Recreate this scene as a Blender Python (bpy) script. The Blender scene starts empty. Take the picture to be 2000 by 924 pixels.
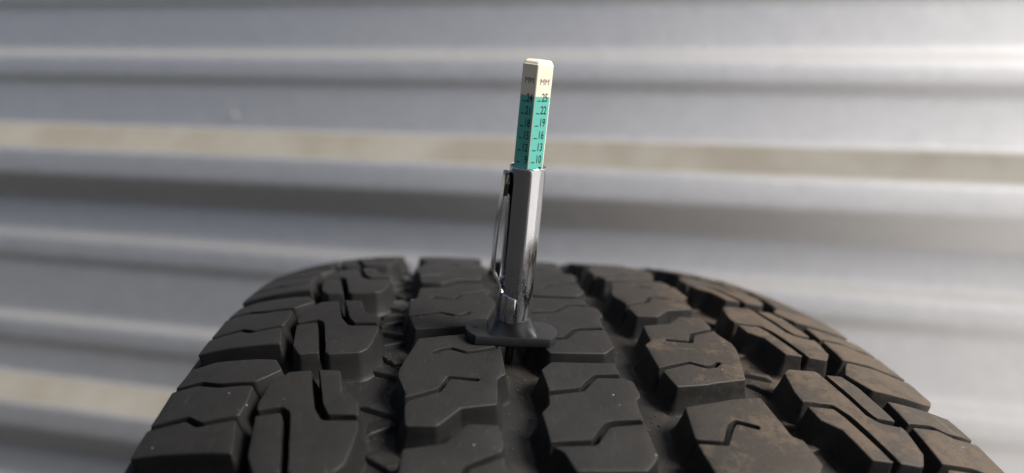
import bpy, math, random
import numpy as np
from mathutils import Vector, Matrix
from mathutils.geometry import delaunay_2d_cdt

C = bpy.context.scene.collection
SC = bpy.context.scene
random.seed(7)

# ------------------------------------------------------------------ camera, light, exposure
TILT = 0.372                       # the crown's top lies this far round from where the gauge scale starts (rad)
AX_Z = 0.38                        # wheel axis height above the ground

cam_d = bpy.data.cameras.new("camera")
cam = bpy.data.objects.new("camera", cam_d)
C.objects.link(cam)
right = Vector((0.99358326, -0.09996098, 0.05291603))
fwd = Vector((0.10186588, 0.99419589, -0.0346104))
up = right.cross(fwd)
cam.matrix_world = Matrix((
    (right.x, up.x, -fwd.x, -0.04060076),
    (right.y, up.y, -fwd.y, -0.30709781),
    (right.z, up.z, -fwd.z, 0.40225275 + AX_Z),
    (0, 0, 0, 1)))
cam_d.sensor_width = 36
cam_d.lens = 1364.93 / 2000 * 36
cam_d.clip_start = 0.005
cam_d.clip_end = 3000
cam_d.dof.use_dof = True
cam_d.dof.focus_distance = 0.193
cam_d.dof.aperture_fstop = 5.8
SC.camera = cam

SUN_AZ = Vector((0.83, -0.56))     # where the sun stands, seen from above
SUN_EL = math.radians(42)
world = bpy.data.worlds.new("World")
SC.world = world
world.use_nodes = True
wn = world.node_tree
sky = wn.nodes.new("ShaderNodeTexSky")
sky.sky_type = 'NISHITA'
sky.sun_disc = False
sky.sun_elevation = SUN_EL
sky.sun_rotation = math.atan2(SUN_AZ.x, SUN_AZ.y)
sky.dust_density = 2.2
sky.air_density = 0.7
wn.links.new(sky.outputs[0], wn.nodes["Background"].inputs[0])
wn.nodes["Background"].inputs[1].default_value = .05

sun_d = bpy.data.lights.new("sun", 'SUN')
sun_d.energy = 5.0
sun_d.angle = math.radians(24)
sun_d.color = (1.0,0.965,0.925)
sun = bpy.data.objects.new("sun", sun_d)
C.objects.link(sun)
sdir = Vector((SUN_AZ.x, SUN_AZ.y, 0)).normalized() * math.cos(SUN_EL) + Vector((0, 0, math.sin(SUN_EL)))
sun.rotation_euler = sdir.to_track_quat('Z', 'Y').to_euler()
sun.location = (3, -1.5, 3)

SC.view_settings.view_transform = 'Standard'
SC.view_settings.look = 'None'
SC.view_settings.gamma = 1
SC.view_settings.use_curve_mapping = False
SC.view_settings.exposure = 0.64
SC.render.engine = 'CYCLES'
SC.cycles.use_denoising = True


# ------------------------------------------------------------------ materials
class NT:
    def __init__(self, name):
        self.m = bpy.data.materials.new(name)
        self.m.use_nodes = True
        self.t = self.m.node_tree
        self.b = self.t.nodes["Principled BSDF"]

    def n(self, kind, **kw):
        o = self.t.nodes.new(kind)
        for k, v in kw.items():
            setattr(o, k, v)
        return o

    def l(self, a, b):
        self.t.links.new(a, b)

    def noise(self, vec, scale, detail=4, rough=.55, dist=0):
        o = self.n("ShaderNodeTexNoise")
        o.inputs['Scale'].default_value = scale
        o.inputs['Detail'].default_value = detail
        o.inputs['Roughness'].default_value = rough
        o.inputs['Distortion'].default_value = dist
        if vec is not None:
            self.l(vec, o.inputs['Vector'])
        return o.outputs['Fac']

    def ramp(self, x, lo, hi, a=0., b=1.):
        o = self.n("ShaderNodeMapRange")
        o.interpolation_type = 'SMOOTHSTEP'
        self.l(x, o.inputs['Value'])
        for i, v in ((1, lo), (2, hi), (3, a), (4, b)):
            o.inputs[i].default_value = v
        return o.outputs[0]

    def math(self, op, a, b=None, clamp=False):
        o = self.n("ShaderNodeMath", operation=op, use_clamp=clamp)
        for i, v in enumerate((a, b)):
            if v is None:
                continue
            if isinstance(v, (int, float)):
                o.inputs[i].default_value = v
            else:
                self.l(v, o.inputs[i])
        return o.outputs[0]

    def mix(self, f, a, b):
        o = self.n("ShaderNodeMix", data_type='RGBA')
        if isinstance(f, (int, float)):
            o.inputs['Factor'].default_value = f
        else:
            self.l(f, o.inputs['Factor'])
        for i, v in ((6, a), (7, b)):
            if isinstance(v, tuple):
                o.inputs[i].default_value = (*v, 1)
            else:
                self.l(v, o.inputs[i])
        return o.outputs[2]

    def bump(self, h, strength, dist, prev=None):
        o = self.n("ShaderNodeBump")
        o.inputs['Strength'].default_value = strength
        o.inputs['Distance'].default_value = dist
        self.l(h, o.inputs['Height'])
        if prev is not None:
            self.l(prev, o.inputs['Normal'])
        return o.outputs[0]

    def set(self, **kw):
        for k, v in kw.items():
            k = k.replace('_', ' ')
            if isinstance(v, (int, float)):
                self.b.inputs[k].default_value = v
            elif isinstance(v, tuple):
                self.b.inputs[k].default_value = (*v, 1)
            else:
                self.l(v, self.b.inputs[k])
        return self.m


def rubber_mat():
    m = NT("tread_rubber")
    pos = m.n("ShaderNodeNewGeometry").outputs['Position']
    sep = m.n("ShaderNodeSeparateXYZ")
    m.l(pos, sep.inputs[0])
    X = sep.outputs[0]
    side = m.ramp(X, -0.03, 0.085)                       # more dried mud towards the outer side of the tyre
    big = m.noise(pos, 42, 5, .6, .3)
    mid = m.noise(pos, 230, 5, .65, .4)
    fine = m.noise(pos, 1500, 3, .6)
    grain = m.noise(pos, 5200, 2, .6)
    # dusty film
    thr = m.math('SUBTRACT', 0.615, m.math('MULTIPLY', side, 0.20))
    film_in = m.math('ADD', m.math('MULTIPLY', big, .42), m.math('ADD', m.math('MULTIPLY', mid, .40), m.math('MULTIPLY', fine, .18)))
    d = m.math('SUBTRACT', film_in, thr)
    film = m.ramp(d, -0.02, 0.12)
    # mud lies deeper in grooves: radial distance from the wheel axis
    yz = m.n("ShaderNodeVectorMath", operation='SUBTRACT')
    m.l(pos, yz.inputs[0])
    yz.inputs[1].default_value = (0, 0, AX_Z)
    mul = m.n("ShaderNodeVectorMath", operation='MULTIPLY')
    m.l(yz.outputs[0], mul.inputs[0])
    mul.inputs[1].default_value = (0, 1, 1)
    ln = m.n("ShaderNodeVectorMath", operation='LENGTH')
    m.l(mul.outputs[0], ln.inputs[0])
    deep = m.math('MULTIPLY', m.ramp(ln.outputs['Value'], 0.3705, 0.3765, 1, 0), m.ramp(m.math('ABSOLUTE', X), .055, .066, 1, 0))
    mud = m.math('MULTIPLY', deep, m.ramp(m.math('ADD', m.math('MULTIPLY', big, .6), m.math('MULTIPLY', mid, .4)), .44, .62))
    dirt = m.math('MAXIMUM', m.math('MULTIPLY', film, m.ramp(side, 0, 1, .42, .85)), m.math('MULTIPLY', mud, .26), clamp=True)
    geo = m.n("ShaderNodeNewGeometry")
    rad = m.n("ShaderNodeVectorMath", operation='NORMALIZE')
    m.l(mul.outputs[0], rad.inputs[0])
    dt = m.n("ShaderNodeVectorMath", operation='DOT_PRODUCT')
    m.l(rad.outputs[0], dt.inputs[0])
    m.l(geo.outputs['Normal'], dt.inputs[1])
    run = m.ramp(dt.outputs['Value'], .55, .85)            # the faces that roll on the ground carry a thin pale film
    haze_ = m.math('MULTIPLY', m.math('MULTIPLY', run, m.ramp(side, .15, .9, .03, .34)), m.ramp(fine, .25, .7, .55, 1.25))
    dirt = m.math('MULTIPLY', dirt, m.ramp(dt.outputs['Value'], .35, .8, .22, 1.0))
    dirt = m.math('MULTIPLY', dirt, m.math('SUBTRACT', 1, m.math('MULTIPLY', deep, .45)))
    dirt = m.math('MAXIMUM', dirt, m.math('MULTIPLY', haze_, m.math('SUBTRACT', 1, m.math('MULTIPLY', deep, .8))))
    mp = m.n("ShaderNodeMapping")
    mp.inputs['Scale'].default_value = (1, .12, .12)
    mp.inputs['Rotation'].default_value = (0, 0, .35)
    m.l(pos, mp.inputs['Vector'])
    scuff = m.ramp(m.noise(mp.outputs[0], 1500, 3, .7, .3), .60, .74)
    tone = m.mix(m.noise(pos, 700, 3), (.060,.042,.027),(.108,.079,.052))
    base = m.mix(m.noise(pos, 120, 4), (.0074,.0074,.0073),(.0118,.0115,.0108))
    bloom = m.ramp(m.math('ADD', m.math('MULTIPLY', m.noise(pos, 26, 4, .6, .6), .6), m.math('MULTIPLY', m.noise(pos, 160, 5, .7, .2), .4)), .36, .66)
    base = m.mix(m.math('MULTIPLY', bloom, .5), base, (.0185, .0178, .0168))
    vor = m.n("ShaderNodeTexVoronoi")
    vor.inputs['Scale'].default_value = 330
    m.l(pos, vor.inputs['Vector'])
    speck = m.math('MULTIPLY', m.ramp(vor.outputs['Distance'], .05, .085, 1, 0), m.ramp(m.noise(pos, 75, 3), .56, .62))
    col = m.mix(dirt, base, tone)
    col = m.mix(m.math('MULTIPLY', m.math('MULTIPLY', scuff, run), .35), col, (.050, .047, .043))
    col = m.mix(m.math('MULTIPLY', speck, .7), col, (0.42, 0.40, 0.37))
    rough = m.math('ADD', m.math('MULTIPLY', dirt, .25), m.math('ADD', .57, m.math('MULTIPLY', m.math('SUBTRACT', mid, .5), .3)))
    b1 = m.bump(mid, .35, .0004)
    b2 = m.bump(fine, .30, .00015, b1)
    b2 = m.bump(scuff, .25, .00012, b2)
    b3 = m.bump(grain, .30, .00008, b2)
    return m.set(Base_Color=col, Roughness=rough, Normal=b3, Specular_IOR_Level=.28)


def carcass_mat():
    m = rubber_mat()
    m.name = "carcass_rubber"
    return m


def metal_mat(name, col, rough, aniso=0.):
    m = NT(name)
    tc = m.n("ShaderNodeTexCoord").outputs['Object']
    mp = m.n("ShaderNodeMapping")
    mp.inputs['Scale'].default_value = (1, 1, .03)
    m.l(tc, mp.inputs['Vector'])
    st = m.noise(mp.outputs[0], 1100, 3, .6)             # drawn streaks along the tube
    mp2 = m.n("ShaderNodeMapping")
    mp2.inputs['Rotation'].default_value = (.5, .7, .3)
    mp2.inputs['Scale'].default_value = (1, .22, .8)
    m.l(tc, mp2.inputs['Vector'])
    sc = m.noise(mp2.outputs[0], 2600, 4, .7, .5)
    blot = m.noise(tc, 260, 4, .6)
    sep = m.n("ShaderNodeSeparateXYZ")
    m.l(tc, sep.inputs[0])
    low = m.ramp(sep.outputs[2], .018, .040, 1, 0)       # the lower half is scuffed by handling
    r = m.math('ADD', rough, m.math('MULTIPLY', m.math('MULTIPLY', low, m.ramp(sc, .42, .7)), .22))
    r = m.math('ADD', r, m.math('MULTIPLY', m.math('SUBTRACT', blot, .5), .05))
    b = m.bump(st, .45, .00003)
    o = m.n("ShaderNodeBump")
    o.inputs['Distance'].default_value = .00012
    m.l(sc, o.inputs['Height'])
    m.l(m.math('ADD', .01, m.math('MULTIPLY', low, .16)), o.inputs['Strength'])
    m.l(b, o.inputs['Normal'])
    c = m.mix(m.math('MULTIPLY', m.ramp(sc, .5, .75), .35), col, tuple(x * .55 for x in col))
    tg = m.n("ShaderNodeTangent", direction_type='RADIAL', axis='Z')
    m.l(tg.outputs[0], m.b.inputs['Tangent'])
    return m.set(Base_Color=c, Metallic=1., Roughness=r, Normal=o.outputs[0], Anisotropic=aniso, Anisotropic_Rotation=.25)


def plastic_mat(name, col, rough, var=.15, spec=.5, dirt=None):
    m = NT(name)
    tc = m.n("ShaderNodeTexCoord").outputs['Object']
    n1 = m.noise(tc, 500, 4, .6)
    n2 = m.noise(tc, 3200, 3, .6)
    c = m.mix(n1, tuple(x * (1 - var) for x in col), tuple(min(1, x * (1 + var)) for x in col))
    if dirt:
        c = m.mix(m.math('MULTIPLY', m.ramp(m.noise(tc, 900, 5, .7), .62, .78), .55), c, dirt)
    r = m.math('ADD', rough, m.math('MULTIPLY', m.math('SUBTRACT', n1, .5), .2))
    return m.set(Base_Color=c, Roughness=r, Normal=m.bump(n2, .18, .00005), Specular_IOR_Level=spec)


def wall_mat():
    m = NT("galvanised_cladding")
    g = m.n("ShaderNodeNewGeometry")
    pos = g.outputs['Position']
    spang = m.n("ShaderNodeTexVoronoi")
    spang.inputs['Scale'].default_value = 220
    m.l(pos, spang.inputs['Vector'])
    fine = m.noise(pos, 420, 4, .7)
    big = m.noise(pos, 9, 4, .6)
    sep = m.n("ShaderNodeSeparateXYZ")
    m.l(g.outputs['True Normal'], sep.inputs[0])
    dust = m.math('MULTIPLY', m.ramp(sep.outputs[2], .08, .44), m.ramp(m.noise(pos, 11, 5, .6), .3, .65, .86, 1))
    sp = m.math('ADD', m.math('MULTIPLY', spang.outputs['Color'], .5), m.math('MULTIPLY', fine, .5))
    base = m.mix(sp, (.645,.635,.63),(.77,.76,.755))
    col = m.mix(m.math('MULTIPLY', dust, .94), base, (0.20, 0.178, 0.134))
    rough = m.math('ADD', m.math('ADD', .585, m.math('MULTIPLY', m.math('SUBTRACT', sp, .5), .12)), m.math('MULTIPLY', dust, .35))
    met = m.math('MULTIPLY', .97, m.math('SUBTRACT', 1, m.math('MULTIPLY', dust, .9)))
    b = m.bump(big, .15, .004)
    b = m.bump(fine, .12, .0004, b)
    return m.set(Base_Color=col, Metallic=met, Roughness=rough, Normal=b)


def ground_mat(name, ca, cb, blend_edge=False):
    m = NT(name)
    pos = m.n("ShaderNodeNewGeometry").outputs['Position']
    a = m.noise(pos, 3, 6, .65)
    b_ = m.noise(pos, 120, 4, .7)
    c = m.mix(m.math('ADD', m.math('MULTIPLY', a, .6), m.math('MULTIPLY', b_, .4)), ca, cb)
    if blend_edge:                                              # painted fade from shaded to sunlit tone, softens the slab's reflected edge
        sep = m.n("ShaderNodeSeparateXYZ")
        m.l(pos, sep.inputs[0])
        edge = m.math('ADD', sep.outputs[0], m.math('MULTIPLY', m.math('SUBTRACT', m.noise(pos, 6, 5, .65), .5), .35))
        c = m.mix(m.math('MULTIPLY', m.ramp(edge, .30, .66), .85), c, (.36, .335, .29))
    return m.set(Base_Color=c, Roughness=.9, Normal=m.bump(b_, .5, .003), Specular_IOR_Level=.15)


RUBBER = rubber_mat()
CHROME = metal_mat("plated_steel", (0.56, 0.57, 0.59), .075, .0)
STEEL = metal_mat("clip_steel", (0.66, 0.66, 0.67), .11, .0)
DARKSTEEL = metal_mat("dark_steel", (0.05, 0.05, 0.052), .22, .0)  # clip tip, darker than the spring strip
BLACK = plastic_mat("black_plastic", (0.0115, 0.0115, 0.0125), .40, .25, .45, (0.05, 0.045, 0.04))
GLOSSBLACK = plastic_mat("glossy_black_plastic", (0.009, 0.009, 0.010), .24, .25, .5, (0.03, 0.028, 0.026))
CREAM = plastic_mat("cream_plastic", (0.75, 0.655, 0.51), .42, .08, .5, (0.50, 0.41, 0.30))
GREEN = plastic_mat("green_paint", (0.085, 0.40, 0.325), .40, .10, .5, (0.42, 0.40, 0.30))
INK = plastic_mat("black_ink", (0.006, 0.007, 0.008), .45, .1)
SAND = plastic_mat('sand_grain', (0.075, 0.062, 0.045), .8, .5, .2)
WALLM = wall_mat()
GROUNDM = ground_mat('shaded_ground', (.017, .0167, .016), (.031, .030, .0285), True)  # shade on the near ground is put into this dark colour
SUNLITM = ground_mat('sunlit_ground', (.62, .605, .58), (.76, .745, .72))  # sunlight on the ground is put into this pale colour


# ------------------------------------------------------------------ mesh helpers
def mesh_obj(name, verts, faces, mat, parent=None, smooth=True, normals=None, mats=None, fmat=None):
    me = bpy.data.meshes.new(name)
    me.from_pydata([tuple(v) for v in verts], [], faces)
    for mm in (mats or [mat]):
        me.materials.append(mm)
    if fmat:
        for p, i in zip(me.polygons, fmat):
            p.material_index = i
    me.update()
    if smooth:
        me.polygons.foreach_set('use_smooth', [True] * len(me.polygons))
    if normals is not None:
        me.normals_split_custom_set_from_vertices([tuple(n) for n in normals])
    o = bpy.data.objects.new(name, me)
    C.objects.link(o)
    if parent is not None:
        o.parent = parent
    return o


def tag(o, label, cat, group=None):
    o['label'] = label
    o['category'] = cat
    if group:
        o['group'] = group


def empty(name, loc=(0, 0, 0)):
    o = bpy.data.objects.new(name, None)
    o.empty_display_size = .05
    o.location = loc
    C.objects.link(o)
    return o


# ------------------------------------------------------------------ ground and wall
gs = 400.0
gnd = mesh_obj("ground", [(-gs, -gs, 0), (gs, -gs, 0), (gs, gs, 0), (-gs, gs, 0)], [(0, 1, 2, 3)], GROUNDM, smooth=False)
gnd['kind'] = 'structure'

# unseen slab added as sunlit ground, to brighten the wall and tube reflections
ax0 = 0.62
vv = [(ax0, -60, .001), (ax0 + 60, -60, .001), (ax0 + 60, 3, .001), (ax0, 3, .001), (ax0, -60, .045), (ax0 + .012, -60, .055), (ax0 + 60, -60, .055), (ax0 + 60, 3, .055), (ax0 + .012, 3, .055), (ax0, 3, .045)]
slab = mesh_obj("bounce_slab", vv, [(0, 4, 9, 3), (4, 5, 8, 9), (5, 6, 7, 8), (3, 9, 8, 7, 2)], SUNLITM, smooth=False)
slab['kind'] = 'structure'

WD = Vector((0.9504, -0.311, 0)).normalized()            # along the wall, to the right
WN = Vector((WD.y, -WD.x, 0))                            # out of the wall, towards the camera
CAMP = Vector((-0.04060076, -0.30709781, 0))
DW = 0.76
KZ = DW / 0.8


def wz(z):                                               # heights measured for a wall 0.8 m away
    return 0.78225 + (z - 0.78225) * KZ


def wall_profile():
    P = []                                               # (height, stand-off)
    majors = [0.8185 + 0.351 * k for k in range(-2, 5)]
    minors = []
    for k in range(-2, 5):
        for j in (1, 2):
            minors.append(0.8185 + 0.351 * k - 0.117 * j)
    minors = [m + (.016 if abs(m - 0.9355) < .002 else 0) for m in minors]
    ev = [(m, 'M') for m in majors] + [(m, 'm') for m in minors]
    ev.sort()
    P.append((0.002, 0.0))
    for z, k in ev:
        if k == 'M':
            a = [(-.0500, 0), (-.0185, .020), (.0170, .020), (.0520, 0)]
        else:
            a = [(-.0250, 0), (-.0125, .0039), (.0085, .0039), (.0250, 0)]
        for dz, dd in a:
            h = wz(z + dz)
            if h > 0.004:
                P.append((h, dd))
    P.append((2.4, 0.0))
    return P


prof_w = wall_profile()
# round the folds a little: every corner becomes a short arc
def fold(P, r=.006):
    out = [P[0]]
    for i in range(1, len(P) - 1):
        a, b, c = Vector(P[i - 1]), Vector(P[i]), Vector(P[i + 1])
        u, v = (a - b), (c - b)
        ra = min(r, u.length * .4, v.length * .4)
        p, q = b + u.normalized() * ra, b + v.normalized() * ra
        for k in range(4):
            t = k / 3
            out.append(tuple((1 - t) ** 2 * p + 2 * t * (1 - t) * b + t * t * q))
    out.append(P[-1])
    return out


fw = fold(prof_w)
xs = np.linspace(-2.6, 2.2, 41)
base0 = CAMP - WN * DW
vv, ff = [], []
for x in xs:
    for h, d in fw:
        wob = .0012 * math.sin(x * 3.1 + h * 5) + .0008 * math.sin(x * 7.7 - h * 11)
        p = base0 + WD * x + WN * (d - .013 + wob)
        vv.append((p.x, p.y, h))
n_h = len(fw)
for i in range(len(xs) - 1):
    for j in range(n_h - 1):
        a = i * n_h + j
        ff.append((a, a + n_h, a + n_h + 1, a + 1))
wall = mesh_obj("metal_wall", vv, ff, WALLM)
sol = wall.modifiers.new("sheet", 'SOLIDIFY')
sol.thickness = .0007
sol.offset = -1
tag(wall, "galvanised corrugated metal wall with dusty horizontal ribs behind the tyre", "wall")


def lathe(profile, seg, close=True):
    v, f = [], []
    for r, z in profile:
        for k in range(seg):
            a = 2 * math.pi * k / seg
            v.append((r * math.cos(a), r * math.sin(a), z))
    for i in range(len(profile) - 1):
        for k in range(seg):
            k2 = (k + 1) % seg
            f.append((i * seg + k, i * seg + k2, (i + 1) * seg + k2, (i + 1) * seg + k))
    return v, f


# a small screw head on the wall, far out of focus
sv, sf = lathe([(.0001, .0013), (.0010, .0012), (.0016, .0009), (.0018, .0004), (.0030, .0003), (.0032, 0)], 18)
screw = mesh_obj("screw", sv, sf, WALLM, wall)
Ms = Matrix.Identity(4)
q = WN.to_track_quat('Z', 'Y').to_matrix().to_4x4()
sp = base0 + WD * (-.527) + WN * (-.0125)
screw.matrix_world = Matrix.Translation((sp.x, sp.y, wz(.889))) @ q

# ------------------------------------------------------------------ tyre
R, PA, PB = 0.38, -0.182299287, 92.9228821
CIRC = 2 * math.pi * R * 1000      # mm
DEPTH = 8.2                        # mm


def prof(s):                       # crown radius at lateral position s (m)
    s = min(abs(s), .113)
    return R - PA * s * s - PB * s ** 4


def slope(s):
    e = 1e-4
    return (prof(s + e) - prof(s - e)) / (2 * e)


def P3(s, t, h):
    """s, h in mm, t mm of arc along the crown, in the wheel's own frame (axis at the origin)"""
    sm = s / 1000
    r = prof(sm)
    k = slope(sm) if abs(sm) < .112 else 0
    nl = math.sqrt(1 + k * k)
    ns, nr = -k / nl, 1 / nl       # surface normal in the (s, r) plane
    sm2 = sm + ns * h / 1000
    r2 = r + nr * h / 1000
    th = t / 1000 / R
    return Vector((sm2, r2 * math.sin(th), r2 * math.cos(th)))


def N3(s, t, a):
    """normal from a planar outward vector a=(as, at) and an upward share"""
    sm = s / 1000
    k = slope(sm)
    nl = math.sqrt(1 + k * k)
    th = t / 1000 / R
    n = Vector((-k / nl, math.sin(th) / nl, math.cos(th) / nl))
    es = Vector((1 / nl, k / nl * math.sin(th), k / nl * math.cos(th)))
    et = Vector((0, math.cos(th), -math.sin(th)))
    return (es * a[0] + et * a[1] + n * a[2]).normalized()


def area(p):
    return .5 * sum(p[i][0] * p[(i + 1) % len(p)][1] - p[(i + 1) % len(p)][0] * p[i][1] for i in range(len(p)))


def soften(poly, r=.7):
    """cut every corner into a short curve and split long edges"""
    p = [Vector(q) for q in poly]
    if area(poly) < 0:
        p.reverse()
    n = len(p)
    out = []
    for i in range(n):
        a, b, c = p[i - 1], p[i], p[(i + 1) % n]
        u, v = a - b, c - b
        rr = min(r, u.length * .38, v.length * .38)
        q1, q2 = b + u.normalized() * rr, b + v.normalized() * rr
        ang = u.angle(v) if u.length > 1e-6 and v.length > 1e-6 else math.pi
        ks = (0, 1) if ang > 2.7 else (0, .33, .67, 1)
        for t in ks:
            out.append(q1 * (1 - t) ** 2 + b * 2 * t * (1 - t) + q2 * t * t)
    res = []
    m = len(out)
    for i in range(m):
        a, b = out[i], out[(i + 1) % m]
        k = max(1, int((b - a).length / 3.5))
        for j in range(k):
            q_ = a.lerp(b, j / k)
            res.append(q_ + Vector((math.sin(q_.x * 1.9 + q_.y * 3.1), math.sin(q_.y * 2.3 - q_.x * 1.7))) * .07)
    return res


def offsets(p):
    n = len(p)
    res = []
    for i in range(n):
        a, b, c = p[i - 1], p[i], p[(i + 1) % n]
        e1, e2 = (b - a), (c - b)
        n1 = Vector((e1.y, -e1.x))
        n2 = Vector((e2.y, -e2.x))
        if n1.length < 1e-9: n1 = n2
        if n2.length < 1e-9: n2 = n1
        n1, n2 = n1.normalized(), n2.normalized()
        m = n1 + n2
        if m.length < 1e-6:
            m = n1
        m = m.normalized()
        res.append((m, min(1.6, 1 / max(.35, m.dot(n1)))))
    return res


def clearance(p, i, m, others):
    """free space outward from outline point i before another outline is met"""
    best = 8.0
    o = p[i] + m * .02
    for poly in others:
        k = len(poly)
        for j in range(k):
            a, b = poly[j], poly[(j + 1) % k]
            if poly is p and (j == i or (j + 1) % k == i):
                continue
            e = b - a
            den = m.x * e.y - m.y * e.x
            if abs(den) < 1e-9:
                continue
            w = a - o
            t = (w.x * e.y - w.y * e.x) / den
            u = (w.x * m.y - w.y * m.x) / den
            if t > 0 and -1e-6 <= u <= 1.000001 and t < best:
                best = t
    return best


def piece_geo(poly, allp, depth=DEPTH):
    """one rubber piece: domed top, worn rounded rim, drafted walls running into the groove floor"""
    p = poly
    off = offsets(p)
    n = len(p)
    clr = [clearance(p, i, off[i][0], allp) for i in range(n)]
    V, N, F = [], [], []
    rings = []

    def ring(inset_f, h, nrm):
        idx = []
        for i in range(n):
            m, k = off[i]
            d = inset_f(i)
            q_ = p[i] + m * (d * k)
            hh = h(i, q_) if callable(h) else h
            idx.append(len(V))
            V.append(P3(q_.x, q_.y, hh))
            nr = nrm(i) if callable(nrm) else nrm
            N.append(N3(q_.x, q_.y, (m.x * nr[0], m.y * nr[0], nr[1])))
        rings.append(idx)

    rng = random.Random(int(abs(p[0].x * 977 + p[0].y * 131)))
    ph = [rng.uniform(0, 6.28) for _ in range(4)]

    def top(q_):
        return .05 * math.sin(q_.x * .55 + ph[0]) * math.sin(q_.y * .45 + ph[1]) + .03 * math.sin(q_.x * 1.3 + q_.y * .9 + ph[2])

    sh = [.3 if c < 2.5 else 1.0 for c in clr]
    dr = [min(2.0, c * .30) if c > 1.8 else 0.0 for c in clr]
    ring(lambda i: dr[i] * 1.5, -(depth + 1.0), (.5, .85))
    ring(lambda i: dr[i] * .75, -(depth - 1.2), (.9, .3))
    ring(lambda i: dr[i] * .18, -depth * .35, (1, .1))
    ring(lambda i: 0.0, -.50, (1, .12))
    ring(lambda i: -.10 * sh[i], lambda i, q_: -.17 * sh[i] + top(q_), lambda i: (.72, .7) if sh[i] == 1 else (1, .5))
    ring(lambda i: -.34 * sh[i], lambda i, q_: top(q_), lambda i: (.12, 1) if sh[i] == 1 else (.05, 1))
    for a, b in zip(rings[:-1], rings[1:]):
        for i in range(n):
            j = (i + 1) % n
            F.append((a[i], a[j], b[j], b[i]))
    # top fill
    inner = [p[i] + off[i][0] * (-.34 * sh[i] * off[i][1]) for i in range(n)]
    pts = [Vector((q_.x, q_.y)) for q_ in inner]
    xs_ = [q_.x for q_ in inner]; ys_ = [q_.y for q_ in inner]
    step = 3.2
    extra = []
    x = min(xs_) + step * .5
    while x < max(xs_):
        y = min(ys_) + step * .5
        while y < max(ys_):
            c = Vector((x, y))
            ins = False
            dmin = 9
            for i in range(n):
                a, b = inner[i], inner[(i + 1) % n]
                if (a.y > y) != (b.y > y) and x < (b.x - a.x) * (y - a.y) / (b.y - a.y) + a.x:
                    ins = not ins
                e = b - a
                t = max(0, min(1, (c - a).dot(e) / max(1e-9, e.dot(e))))
                dmin = min(dmin, (a + e * t - c).length)
            if ins and dmin > 1.1:
                extra.append(c)
            y += step
        x += step
    edges = [(i, (i + 1) % n) for i in range(n)]
    cv, ce, cf, ov, oe, of = delaunay_2d_cdt(pts + extra, edges, [], 1, 1e-5)
    mp = []
    for k, c in enumerate(cv):
        src = [o_ for o_ in ov[k] if o_ < n]
        if src:
            mp.append(rings[-1][src[0]])
        else:
            mp.append(len(V))
            V.append(P3(c.x, c.y, top(c)))
            N.append(N3(c.x, c.y, (0, 0, 1)))
    for tri in cf:
        F.append(tuple(mp[i] for i in tri))
    return V, N, F


def sipe(poly_edge_pts, w):
    """a blind cut: outline of a slit following a polyline from its open mouth to its blind end"""
    L_, R_ = [], []
    p = [Vector(q) for q in poly_edge_pts]
    for i in range(len(p)):
        d = (p[min(i + 1, len(p) - 1)] - p[max(i - 1, 0)]).normalized()
        m = Vector((-d.y, d.x)) * (w / 2)
        L_.append(p[i] + m)
        R_.append(p[i] - m)
    return [tuple(v) for v in L_], [tuple(v) for v in R_]


# outlines in mm: lateral position on the tread, arc from the block's own lower edge
s1L, s1R = sipe([(-47.1, 3.0), (-38.9, 7.2), (-36.5, 13.0), (-28.8, 12.0)], 1.75)
s2L, s2R = sipe([(-22.25, 29.9), (-24.4, 28.8), (-31.6, 25.8), (-36.0, 28.0), (-38.6, 27.4), (-41.0, 25.0)], 1.6)
BLOCK_P = [[(-45.4, 33.7), (-32.3, 37.2), (-24.3, 38.6)][::-1] + []]
P_out = ([(-46.6, -6.9)] + [(-39.2, -7.0), (-33.7, -0.2), (-24.5, 1.8), (-23.9, 13.0), (-21.5, 15.4)]
         + s2R[:1] * 0)
# walk the outline counter-clockwise, dipping into each blind cut on the way
P_out = [(-46.6, -6.9), (-39.2, -7.0), (-33.7, -0.2), (-24.5, 1.8), (-23.9, 13.0), (-21.5, 15.4)]
P_out += s2L + s2R[::-1]
P_out += [(-24.3, 38.6), (-32.3, 37.2), (-45.4, 33.7), (-49.7, 16.5), (-49.8, 13.0), (-47.3, 5.4)]
P_out += s1L + s1R[::-1]
P_out += [(-47.4, 0.0)]


def rot(polys, T, c):              # turned by half a turn about the row's middle
    return [[(2 * c - x, T - y) for x, y in p] for p in polys]


def shift(polys, ds, dt):
    return [[(x + ds, y + dt) for x, y in p] for p in polys]


TYPE_P = [P_out]
TYPE_Q = rot([P_out], 39.0, -35.6)           # spans 0 .. 46
sS_L, sS_R = sipe([(22.4, 10.4), (29.6, 9.8), (33.3, 16.4), (35.1, 18.0), (40.4, 15.9)], 1.7)
TYPE_S = [[(24.8, -7.0), (33, -7.2), (38.6, .2), (49.1, .9), (51, 3.6), (50.1, 11.8), (47.6, 13.4), (46.1, 28.7), (38.2, 27.7), (23.5, 23.4)]
          + sS_L + sS_R[::-1]]

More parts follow.
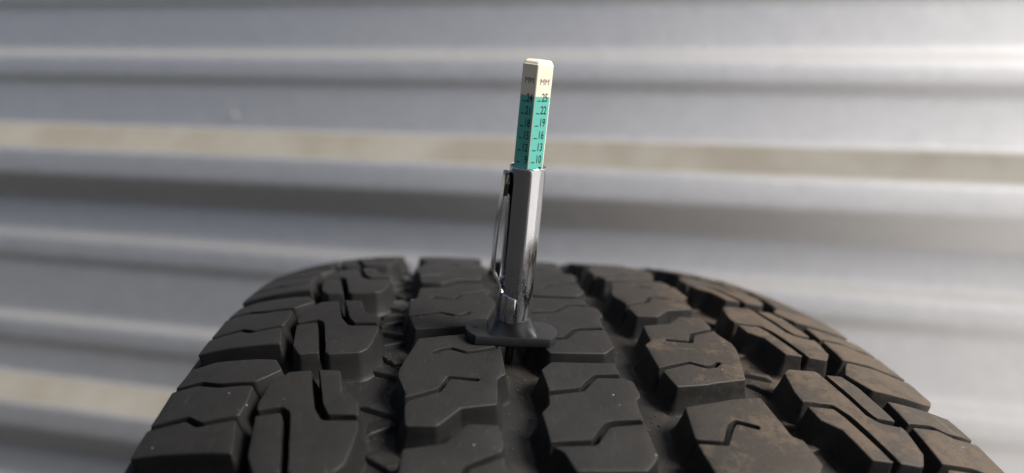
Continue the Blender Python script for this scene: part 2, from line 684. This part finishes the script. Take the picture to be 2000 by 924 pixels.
UNIT_D = [
    [(-12.9, 9.2), (-2.6, 10.1), (1.4, 16.2), (3.2, 17.0), (11.4, 17.9), (11.6, 26), (13.2, 28), (12.8, 34.5), (10.2, 36.3), (3.0, 36.0),
     (.7, 33.2), (-1.9, 29.6), (-11, 27.5), (-11.6, 23), (-13.8, 20)],
    [(8.1, .6), (-8.1, .2), (-10, 6), (-12.7, 8), (-2.2, 8.9), (1.9, 15), (3.6, 15.8), (11.4, 16.7), (11.7, 4.8)],
    [(-10.9, 28.7), (-2.1, 30.8), (.3, 34.2), (2.7, 37.2), (9.9, 37.5), (9.7, 44), (-8.3, 43.4), (-11.6, 39.5)],
]
UNIT_B = [
    [(-82.9, 25.3), (-81.9, 34), (-78.4, 39.2), (-72.4, 39), (-68.5, 22.5), (-65.8, 17.6), (-57.5, 17.2), (-57.2, 13), (-58.8, 3), (-61, .5),
     (-69.5, 0), (-70.6, 1.5), (-74.2, 21), (-76.3, 23.2), (-82.3, 23.4)],
    [(-82.3, 21.4), (-76.5, 21.6), (-75.6, 20.6), (-72.0, 1.5), (-77.5, 1), (-80.3, 7)],
    [(-70.6, 39), (-65, 38.6), (-62.8, 28), (-58.6, 24.6), (-57.8, 18.9), (-65.0, 19.2), (-67.0, 23.5)],
]
UNIT_F = rot(UNIT_B, 39.2, 0)
UNIT_A = [
    [(-108.8, 17.5), (-99, 17.0), (-95, 13.4), (-86.4, 13.8), (-85.8, 18), (-86, 26), (-95.6, 28), (-101.4, 31.6), (-108.8, 32.2)],
    [(-84, 0), (-109.2, 6), (-109, 15.7), (-99.4, 15.2), (-95.6, 11.6), (-86.4, 12.0)],
    [(-108.6, 34), (-101.2, 33.4), (-95.4, 29.7), (-86, 27.8), (-80.3, 32.5), (-83.2, 38.4), (-101, 43.6), (-107.4, 43)],
]
UNIT_G = [
    [(85.5, 17.7), (95.7, 18.8), (101.8, 18), (109, 19), (109.2, 34), (99.3, 32), (94.9, 33.6), (86.3, 31.8)],
    [(80.0, 7.0), (84.8, 0), (101.7, .6), (106, 2), (109.2, 6), (109, 17.2), (101.8, 16.3), (95.7, 17), (85.3, 15.9)],
    [(86.3, 33.4), (94.9, 35.2), (99.3, 33.6), (109.2, 35.8), (107.6, 44.6), (100, 44.2), (86, 43.5)],
]


def row_offsets(seen, pitch_guess):
    """block positions round the whole tyre: those the photograph shows, then even pitches to close the ring"""
    seen = sorted(seen)
    rest = CIRC - (seen[-1] - seen[0])
    n = round(rest / pitch_guess)
    pitch = rest / n
    return list(seen) + [seen[-1] + pitch * k for k in range(1, n)]


tyre = empty("tyre", (0, 0, 0))
tag(tyre, "worn all-terrain truck tyre with dusty chunky tread blocks", "tyre")
AXLE = (0, 0, AX_Z)
VIS = (-85, 195)


def unwrap(t):
    return (t + CIRC / 2) % CIRC - CIRC / 2


def lug_outer(V, side):
    """the outer wall of a shoulder lug runs on down over the sidewall"""
    for v in V:
        r = math.hypot(v.y, v.z)
        e = prof(.109)
        if abs(v.x) > .1045 and r < e - .004:
            k = min(1, (e - .004 - r) / .005)
            dn = .024 * k
            v.x = side * (abs(v.x) + .005 * k)
            f_ = (r - dn) / r
            v.y *= f_
            v.z *= f_
    return V


geo_cache = {}


def widen(soft, cut):
    res = []
    for p in soft:
        off = offsets(p)
        q_ = []
        for i, (m, k) in enumerate(off):
            c = clearance(p, i, m, soft)
            q_.append(p[i] - m * (k * cut * max(0, min(1, (3.2 - c) / 1.2))))
        res.append(q_)
    return res


CUTS = {'A': .05, 'G': .12, 'B': .30, 'F': .30, 'D': .40}


def unit_geo(key, polys, side=0, depth=DEPTH):
    cut = CUTS.get(key, 0)
    if key not in geo_cache:
        soft = [soften(p, .7) for p in polys]
        if cut:
            soft = widen(soft, cut)
        res = []
        for p in soft:
            V, N, F = piece_geo(p, soft, depth)
            if side:
                V = lug_outer(V, side)
            me = None
            res.append((V, N, F))
        geo_cache[key] = res
    return geo_cache[key]


mesh_cache = {}
hidden = ([], [], [])


def place_block(key, name, polys, t, side=0):
    geo = unit_geo(key, polys, side)
    tw = unwrap(t)
    ang = -(tw / 1000 / R - TILT)
    if VIS[0] <= tw <= VIS[1]:
        root = None
        for i, (V, N, F) in enumerate(geo):
            nm = name if i == 0 else "tread_segment"
            if (key, i) not in mesh_cache:
                o = mesh_obj(nm, V, F, RUBBER, None, True, N)
                mesh_cache[(key, i)] = o.data
            else:
                o = bpy.data.objects.new(nm, mesh_cache[(key, i)])
                C.objects.link(o)
            if i == 0:
                o.parent = tyre
                o.location = AXLE
                o.rotation_euler = (ang, 0, 0)
                root = o
            else:
                o.parent = root
    else:
        c, s_ = math.cos(ang), math.sin(ang)
        for V, N, F in geo:
            b = len(hidden[0])
            hidden[0].extend((v.x, v.y * c - v.z * s_, v.y * s_ + v.z * c) for v in V)
            hidden[1].extend((v.x, v.y * c - v.z * s_, v.y * s_ + v.z * c) for v in N)
            hidden[2].extend(tuple(i + b for i in f) for f in F)


for t in row_offsets([-13.5 - 46.5, -13.5, 34.0, 80.5], 46.3):
    place_block('A', "shoulder_lug", UNIT_A, t, -1)
for t in row_offsets([-22 - 46.5, -22, 25, 71.5], 46.3):
    place_block('B', "tread_block", UNIT_B, t)
# left centre row: two kinds of block take turns
LC = row_offsets([-52, 0, 91.5], 91.6)
for t in row_offsets([-91.5, 0, 91.5], 91.7):
    place_block('CP', "tread_block", TYPE_P, t)
    place_block('CQ', "tread_block", TYPE_Q, t + 39.6)
for t in row_offsets([-69.2, -21.0, 27.4, 74.5], 46.5):
    place_block('D', "tread_block", UNIT_D, t)
RP = shift(TYPE_P, 71.2, 0)
RQ = shift(TYPE_Q, 71.2, 0)
place_block('ES', "tread_block", TYPE_S, -21.0)
ring_e = row_offsets([11.0, 103.0], 91.7)                # lower edges of the Q blocks
ring_e = [11.0 + k * (CIRC - 32.5) / 26 for k in range(26)]
for k, t in enumerate(ring_e):
    place_block('EQ', "tread_block", RQ, t)
    if k < 25:
        place_block('EP', "tread_block", RP, t + 52.5)
place_block('EP', "tread_block", RP, -21 - 40.5)
for t in row_offsets([-63.2, -15.2, 32.8, 80.5], 46.5):
    place_block('F', "tread_block", UNIT_F, t)
for t in row_offsets([-78, -30.5, 18, 66], 46.5):
    place_block('G', "shoulder_lug", UNIT_G, t, 1)

hb = mesh_obj("tread_pattern", hidden[0], hidden[2], RUBBER, tyre, True, hidden[1])
hb.location = AXLE
hb['kind'] = 'stuff'

# carcass: groove floor, shoulders, sidewalls, beads
cp = []
for s in np.linspace(-100, 100, 61):
    p_ = P3(s, 0, -DEPTH)
    cp.append((p_.x, p_.z))
cp = [(-.1085, .3645), (-.1050, .3612)] + cp + [(.1050, .3612), (.1085, .3645)]
sidep = [(.1112, .3640), (.1135, .3560), (.1165, .346), (.1205, .334), (.1265, .318), (.131, .300), (.1325, .286), (.131, .270), (.126, .252), (.118, .238), (.110, .229), (.1045, .223), (.100, .2185),
         (.092, .2165), (.088, .220), (.089, .228), (.098, .240), (.108, .262), (.114, .290), (.108, .320), (.096, .348), (.06, .357), (0, .360)]
rightp = sidep
leftp = [(-x, z) for x, z in sidep]
loop = leftp[::-1][1:] + cp + rightp
segs = 220
cv_, cf_ = [], []
for k in range(segs):
    a = 2 * math.pi * k / segs
    for x, r in loop:
        cv_.append((x, r * math.sin(a), r * math.cos(a)))
m_ = len(loop)
for k in range(segs):
    k2 = (k + 1) % segs
    for j in range(m_ - 1):
        cf_.append((k * m_ + j, k2 * m_ + j, k2 * m_ + j + 1, k * m_ + j + 1))
car = mesh_obj("carcass", cv_, cf_, RUBBER, tyre)
car.location = AXLE

# stone ejector ribs on the floor of the two outer grooves: low wedges in zigzag
ribs_l = [((-60.6, 28.4), (-50.5, 24.0)), ((-59.0, 10.2), (-48.4, 5.0)), ((-57.0, -2.2), (-49.2, 2.2)), ((-56.5, -8.7), (-49.0, -14.3)),
          ((-56.5, 36.5), (-51.7, 31.2)), ((-57.5, 42.0), (-49.6, 45.0)), ((-58.0, 53.0), (-48.5, 48.8)), ((-58.4, 58.6), (-51.0, 62.6)),
          ((-58.5, 66.6), (-51.6, 68.6)), ((-58.8, 76.5), (-52.2, 74.0)), ((-58.5, 81.0), (-52.2, 85.0)), ((-58.5, 93.0), (-52.4, 88.0)),
          ((-59, 101.5), (-52.3, 105)), ((-59, 113.5), (-52.5, 117.5)), ((-59, 126), (-52.5, 121)), ((-59, 132), (-52.5, 136)), ((-59, 146), (-52.5, 141)), ((-56.5, -30), (-49.0, -26)), ((-56.5, -40), (-49.0, -45))]
ribs_r = [((51.6, 26.2), (60.0, 18.2)), ((53.0, 32.0), (61.0, 29.7)), ((52.5, 6.4), (59.0, 3.6)), ((52.0, -7), (60, -3)), ((52.5, -14), (60, -20)), ((51.5, 41), (59, 45)), ((51.5, 55), (59, 49)),
          ((51.5, 62), (59, 66)), ((51.5, 74), (59, 70)), ((51.5, 84), (59, 88)), ((51.5, 100), (59, 95)), ((51.5, 108), (59, 112)), ((51.5, -32), (60, -28)), ((51.5, -44), (60, -50))]
for (a, b) in ribs_l + ribs_r:
    A, B = Vector(a), Vector(b)
    d = (B - A).normalized()
    m = Vector((-d.y, d.x))
    if m.y < 0:
        m = -m                                            # m points away from the camera
    V, F = [], []
    nseg = 5
    for i in range(nseg + 1):
        c = A.lerp(B, i / nseg)
        hh = 1.5 if 0 < i < nseg else .9
        for dm, h in ((-.9, -DEPTH - .6), (-.35, -DEPTH + hh - .25), (-.1, -DEPTH + hh), (.5, -DEPTH + hh - .1), (6.2, -DEPTH - .3)):
            q_ = c + m * dm
            V.append(P3(q_.x, q_.y, h))
    for i in range(nseg):
        for j in range(4):
            F.append((i * 5 + j, i * 5 + j + 1, (i + 1) * 5 + j + 1, (i + 1) * 5 + j))
    F.append((0, 1, 2, 3, 4))
    e = nseg * 5
    F.append((e + 4, e + 3, e + 2, e + 1, e))
    o = mesh_obj("ejector_rib", V, F, RUBBER, tyre, False)
    o.location = AXLE
    o.rotation_euler = (TILT, 0, 0)

# grit: sand grains caught in the grooves and a few on the block tops
rg = random.Random(21)
GV, GF = [], []
ICO = [(0, 0, 1), (.9, 0, .3), (.28, .85, .3), (-.72, .52, .3), (-.72, -.52, .3), (.28, -.85, .3), (0, 0, -.8)]
ICF = [(0, 1, 2), (0, 2, 3), (0, 3, 4), (0, 4, 5), (0, 5, 1), (6, 2, 1), (6, 3, 2), (6, 4, 3), (6, 5, 4), (6, 1, 5)]
def grain(s_, t_, h_, r_):
    c = to_w(P3(s_, t_, h_))
    b = len(GV)
    for x, y, z in ICO:
        GV.append((c.x + x * r_ * rg.uniform(.6, 1.2), c.y + y * r_ * rg.uniform(.6, 1.2), c.z + z * r_ * rg.uniform(.5, 1.0)))
    GF.extend(tuple(i + b for i in f) for f in ICF)
def to_w(v):
    c, k = math.cos(TILT), math.sin(TILT)
    return Vector((v.x, v.y * c - v.z * k, v.y * k + v.z * c))
for lo, hi, n_ in ((-57, -51, 240), (-21, -14.5, 200), (14.5, 21, 240), (51.5, 58, 260)):
    for _ in range(n_):
        grain(rg.uniform(lo, hi), rg.gauss(25, 45), -DEPTH + rg.uniform(0, .15), rg.choice((.10, .14, .18, .25, .4)) / 1000)
for _ in range(150):
    s_ = rg.choice((rg.gauss(-36, 6), rg.gauss(0, 6), rg.gauss(37, 7), rg.gauss(70, 5)))
    grain(s_, rg.gauss(15, 30), .02, rg.choice((.06, .08, .11)) / 1000)
grit = mesh_obj("grit", GV, GF, SAND, tyre, False)
grit.location = AXLE
grit['kind'] = 'stuff'

# ------------------------------------------------------------------ tread depth gauge
G0 = P3(-18.6, 36.0, 0.0)
c_, s_ = math.cos(TILT), math.sin(TILT)


def to_world(v):
    return Vector((v.x, v.y * c_ - v.z * s_, v.y * s_ + v.z * c_))


gz = to_world(N3(-18.6, 36.0, (0.010, 0, 1))).normalized()          # up along the gauge
gx = Vector((1, 0, 0))
gx = (gx - gz * gx.dot(gz)).normalized()
gy = gz.cross(gx)                                                    # away from the camera
gorg = to_world(G0) + Vector((0, 0, AX_Z))
gauge = empty("tread_depth_gauge", gorg)
gauge.rotation_euler = Matrix((gx, gy, gz)).transposed().to_euler()
tag(gauge, "pencil type tread depth gauge standing upright on the tyre tread", "depth gauge")
camv = Vector((-0.04060076, -0.30709781, 0.40225275 + AX_Z)) - gorg
cl = Vector((camv.dot(gx), camv.dot(gy), camv.dot(gz)))
CA = math.atan2(cl.y, cl.x)                                          # azimuth of the viewer round the gauge


def mm(v):
    return [(x / 1000, y / 1000, z / 1000) for x, y, z in v]


# base plate with round ends
def plate_outline(hs, ht, bulge, inset=0.):
    pts = []
    for sgn in (1, -1):
        for k in range(13):
            a = -1 + 2 * k / 12
            x = (hs - inset) - bulge * (a * a)
            pts.append((sgn * x, sgn * a * (ht - inset)))
    return pts


pl = []
for ins, z in ((.5, -.35), (.1, .0), (0, .3), (.05, 2.5), (.16, 2.78), (.4, 2.9)):
    pl.append([(x, y, z) for x, y in plate_outline(13.6, 5.95, 2.9, ins)])
V, F = [], []
n_ = len(pl[0])
for r_ in pl:
    V += r_
for i in range(len(pl) - 1):
    for k in range(n_):
        k2 = (k + 1) % n_
        F.append((i * n_ + k, i * n_ + k2, (i + 1) * n_ + k2, (i + 1) * n_ + k))
F.append(tuple(reversed(range(n_))))
F.append(tuple(range((len(pl) - 1) * n_, len(pl) * n_)))
base = mesh_obj("base_plate", mm(V), F, BLACK, gauge)
base.data.set_sharp_from_angle(angle=math.radians(32))

# neck: round under the tube, spreading to the full depth of the plate
V, F = [], []
seg = 48
for u in np.linspace(0, 1, 11):
    z = 7.2 - 4.4 * u
    for k in range(seg):
        a = 2 * math.pi * k / seg
        c, s = math.cos(a), math.sin(a)
        r0 = 5.25
        e = 9.0
        rr = 1 / ((abs(c) / 7.3) ** e + (abs(s) / 5.8) ** e) ** (1 / e)
        w = u ** 1.15
        r = r0 * (1 - w) + rr * w
        V.append((r * c, r * s, z))
for i in range(10):
    for k in range(seg):
        k2 = (k + 1) % seg
        F.append((i * seg + k, (i + 1) * seg + k, (i + 1) * seg + k2, i * seg + k2))
F.append(tuple(range(seg)))
nk = mesh_obj("neck", mm(V), F, GLOSSBLACK, gauge)
nk.data.set_sharp_from_angle(angle=math.radians(24))
# probe pin reaching down into the groove
V, F = lathe([(1.25, 0), (1.25, -DEPTH + .7), (.9, -DEPTH + .15), (.01, -DEPTH + .1)], 20)
mesh_obj("probe_pin", mm(V), F, BLACK, gauge)

# embossed mark on the left end of the plate
def text_mesh(txt, size, name, mat, parent, org, ex, ey, xs=1., extrude=.00003, align='LEFT', shear=0, offset=0.):
    cu = bpy.data.curves.new(name, 'FONT')
    cu.body = txt
    cu.size = size
    cu.align_x = align
    cu.extrude = extrude
    cu.offset = offset
    tmp = bpy.data.objects.new(name, cu)
    C.objects.link(tmp)
    dg = bpy.context.evaluated_depsgraph_get()
    me = bpy.data.meshes.new_from_object(tmp.evaluated_get(dg))
    bpy.data.objects.remove(tmp)
    bpy.data.curves.remove(cu)
    me.materials.clear()
    me.materials.append(mat)
    ez = ex.cross(ey)
    M = Matrix.Translation(org) @ Matrix((ex * xs, ey, ez)).transposed().to_4x4()
    me.transform(M)
    me.name = name
    o = bpy.data.objects.new(name, me)
    C.objects.link(o)
    o.parent = parent
    return o


text_mesh("DE", .0017, "embossed_mark", BLACK, base, Vector((-.0116, -.0008, .00291)), Vector((1, 0, 0)), Vector((0, 1, 0)), .8, .00012)

# chromed tube, open at the top
V, F = lathe([(4.62, 20), (4.62, 51.1), (4.66, 51.45), (4.80, 51.6), (4.93, 51.45), (4.98, 51.1), (5.0, 50), (5.0, 40), (5.0, 30), (5.0, 20), (5.0, 10), (5.0, 6.6), (4.9, 6.5), (4.0, 6.5)], 96)
F = [f[::-1] for f in F]
tube = mesh_obj("tube", mm(V), F, CHROME, gauge)
tube.data.set_sharp_from_angle(angle=math.radians(40))


def cyl(az, r, z):
    a = CA + az
    return (r * math.cos(a), r * math.sin(a), z)


# sleeve wrapped round the foot of the tube, running up into the pocket clip
# az is measured from the viewer's direction; negative = to the viewer's left
def top_of(az):                    # sleeve height over azimuth (deg)
    pts = [(-260, 13.0), (-200, 13.2), (-150, 14.2), (-120, 16.2), (-98, 18.0), (-78, 18.0), (-60, 16.6), (-38, 15.2), (-10, 14.4), (4, 14.2), (9, 13.6), (11.0, 12.4)]
    for (a, z), (b, y) in zip(pts[:-1], pts[1:]):
        if a <= az <= b:
            u = (az - a) / (b - a)
            u = u * u * (3 - 2 * u) if b - a > 10 else u
            return z + (y - z) * u
    return 12.4


azs = list(np.linspace(-260, 4, 60)) + list(np.linspace(5, 11, 9))
V, F = [], []
ro, ri = 5.32, 5.0
nz = 4
for az in azs:
    zt = top_of(az)
    A_ = math.radians(-az)
    A_ = math.radians(az)
    for r, z in ((ri, 6.7), (ro - .05, 6.65), (ro, 6.75), (ro, zt - .12), (ro - .08, zt), (ri, zt)):
        V.append(cyl(A_, r, z))
k_ = 6
for i in range(len(azs) - 1):
    for j in range(k_):
        j2 = (j + 1) % k_
        F.append((i * k_ + j, (i + 1) * k_ + j, (i + 1) * k_ + j2, i * k_ + j2))
e = (len(azs) - 1) * k_
F.append(tuple(range(k_))[::-1])
F.append(tuple(e + j for j in range(k_)))
clip = mesh_obj("pocket_clip", mm(V), F, STEEL, gauge)
clip.data.set_sharp_from_angle(angle=math.radians(35))

# the spring strip of the clip
CAZ = math.radians(-79)
er = Vector((math.cos(CA + CAZ), math.sin(CA + CAZ), 0))
et_ = Vector((-er.y, er.x, 0))
path = [(5.15, 15.5), (5.35, 17.3), (5.9, 18.5), (6.7, 19.5), (7.25, 21.0), (7.45, 23.5), (7.5, 27), (7.42, 31), (7.25, 35.5), (6.95, 40), (6.6, 44), (6.25, 47.2), (6.0, 49.2)]


def catmull(P, k=5):
    out = []
    Q = [Vector(p) for p in P]
    Q = [Q[0] * 2 - Q[1]] + Q + [Q[-1] * 2 - Q[-2]]
    for i in range(1, len(Q) - 2):
        for j in range(k):
            t = j / k
            a, b, c, d = Q[i - 1:i + 3]
            out.append(.5 * ((2 * b) + (c - a) * t + (2 * a - 5 * b + 4 * c - d) * t * t + (3 * b - a - 3 * c + d) * t ** 3))
    out.append(Q[-2])
    return out


def strip(name, path, halfw, thick, crown, mat, parent, er=er, et=et_):
    pts = catmull(path)
    V, F = [], []
    rows = 8
    for i, p in enumerate(pts):
        d = (pts[min(i + 1, len(pts) - 1)] - pts[max(i - 1, 0)]).normalized()
        nrm = Vector((d.y, -d.x))                         # outward in (r, z)
        hw = halfw(p.y) if callable(halfw) else halfw
        ring = []
        for k in range(rows):
            x = -1 + 2 * k / (rows - 1)
            o = thick / 2 - crown * x * x
            ring.append((x * hw, o))
        for k in range(rows):
            x = 1 - 2 * k / (rows - 1)
            o = -thick / 2 - crown * x * x
            ring.append((x * hw, o))
        for x, o in ring:
            q_ = er * (p.x + nrm.x * o) + et * x + Vector((0, 0, p.y + nrm.y * o))
            V.append((q_.x, q_.y, q_.z))
    k_ = rows * 2
    for i in range(len(pts) - 1):
        for j in range(k_):
            j2 = (j + 1) % k_
            F.append((i * k_ + j, i * k_ + j2, (i + 1) * k_ + j2, (i + 1) * k_ + j))
    F.append(tuple(range(k_)))
    e = (len(pts) - 1) * k_
    F.append(tuple(e + j for j in reversed(range(k_))))
    o = mesh_obj(name, mm(V), F, mat, parent)
    o.data.set_sharp_from_angle(angle=math.radians(38))
    return o


strip("spring_strip", path, lambda z: 2.6 if z > 22 else 2.6 + (22 - z) * .12, .5, .35, STEEL, clip)
strip("clip_tip", [(5.95, 43.4), (5.85, 45.0), (5.72, 47.0), (5.68, 48.6), (5.74, 49.6)], lambda z: 2.7 if z < 47 else 2.7 - (z - 47) * .35, 1.25, .0, DARKSTEEL, clip)

# graduated six-sided rod
RC = 4.50                          # corner radius of the hexagon
ROD_TOP = 79.6
GREEN_TOP = 70.6


def hexring(rc, z, ch=.14):
    pts = []
    for k in range(6):
        a = CA + math.radians(60 * k)
        a0, a1 = a - math.radians(60), a + math.radians(60)
        c0 = Vector((math.cos(a), math.sin(a)))
        pa = Vector((math.cos(a0), math.sin(a0)))
        pb = Vector((math.cos(a1), math.sin(a1)))
        for o in (pa, pb):
            q_ = (c0 + (o - c0) * (ch / rc)) * rc
            pts.append((q_.x, q_.y, z))
    return pts


rings = [hexring(RC, 24), hexring(RC, GREEN_TOP), hexring(RC, 78.5), hexring(RC - .06, 78.62), hexring(RC - .28, 78.72), hexring(RC - .42, 79.1), hexring(RC - .75, 79.45), hexring(RC - 1.3, ROD_TOP)]
V, F, FM = [], [], []
for r_ in rings:
    V += r_
for i in range(len(rings) - 1):
    for k in range(12):
        k2 = (k + 1) % 12
        F.append((i * 12 + k, i * 12 + k2, (i + 1) * 12 + k2, (i + 1) * 12 + k))
        FM.append(1 if (i == 0 and k % 2 == 1) else 0)     # narrow corner strips stay bare where the paint has worn off
F.append(tuple((len(rings) - 1) * 12 + k for k in range(12)))
FM.append(0)
F.append(tuple(reversed(range(12))))
FM.append(0)
rod = mesh_obj("graduated_rod", mm(V), F, CREAM, gauge, False, None, [CREAM, GREEN], FM)

APO = RC * math.cos(math.radians(30))
T0, DT = 69.15, 3.245              # height of the first tick, distance of the ticks


def face_frame(az):
    a = CA + math.radians(az)
    nrm = Vector((math.cos(a), math.sin(a), 0))
    ex = Vector((-nrm.y, nrm.x, 0))                        # to the viewer's right on that face
    return nrm, ex


def on_face(az, u, z):
    nrm, ex = face_frame(az)
    return (nrm * (APO + .012) + ex * u + Vector((0, 0, z))) / 1000


UP = Vector((0, 0, 1))
for az, first, dz, names in ((-30, 24, 0.0, ["24", "21", "18", "15", "12", "9", "6"]), (30, 25, .35, ["25", "22", "19", "16", "13", "10", "7"]),
                             (90, 23, .7, ["23", "20", "17", "14", "11", "8"]), (-90, 0, .2, ["23", "20", "17", "14", "11", "8"])):
    nrm, ex = face_frame(az)
    text_mesh("MM", .0023, "printed_letters", INK, rod, on_face(az, .15, 73.75 - dz * .5), ex, UP, .80, .000012, 'CENTER')
    for i, tx in enumerate(names):
        z = T0 + dz - DT * i
        if len(tx) == 2:
            text_mesh(tx, .0030, "printed_numeral", INK, rod, on_face(az, -.25, z - .1), ex, UP, .60, .000012, offset=.00005)
        else:
            text_mesh(tx, .0031, "printed_numeral", INK, rod, on_face(az, .85, z - .1), ex, UP, .60, .000012, offset=.00005)
        a0, a1 = -1.5, -.45
        tv = [on_face(az, a0, z - .15), on_face(az, a1, z - .15), on_face(az, a1, z + .12), on_face(az, a0, z + .12)]
        mesh_obj("printed_tick", tv, [(0, 1, 2, 3)], INK, rod, False)
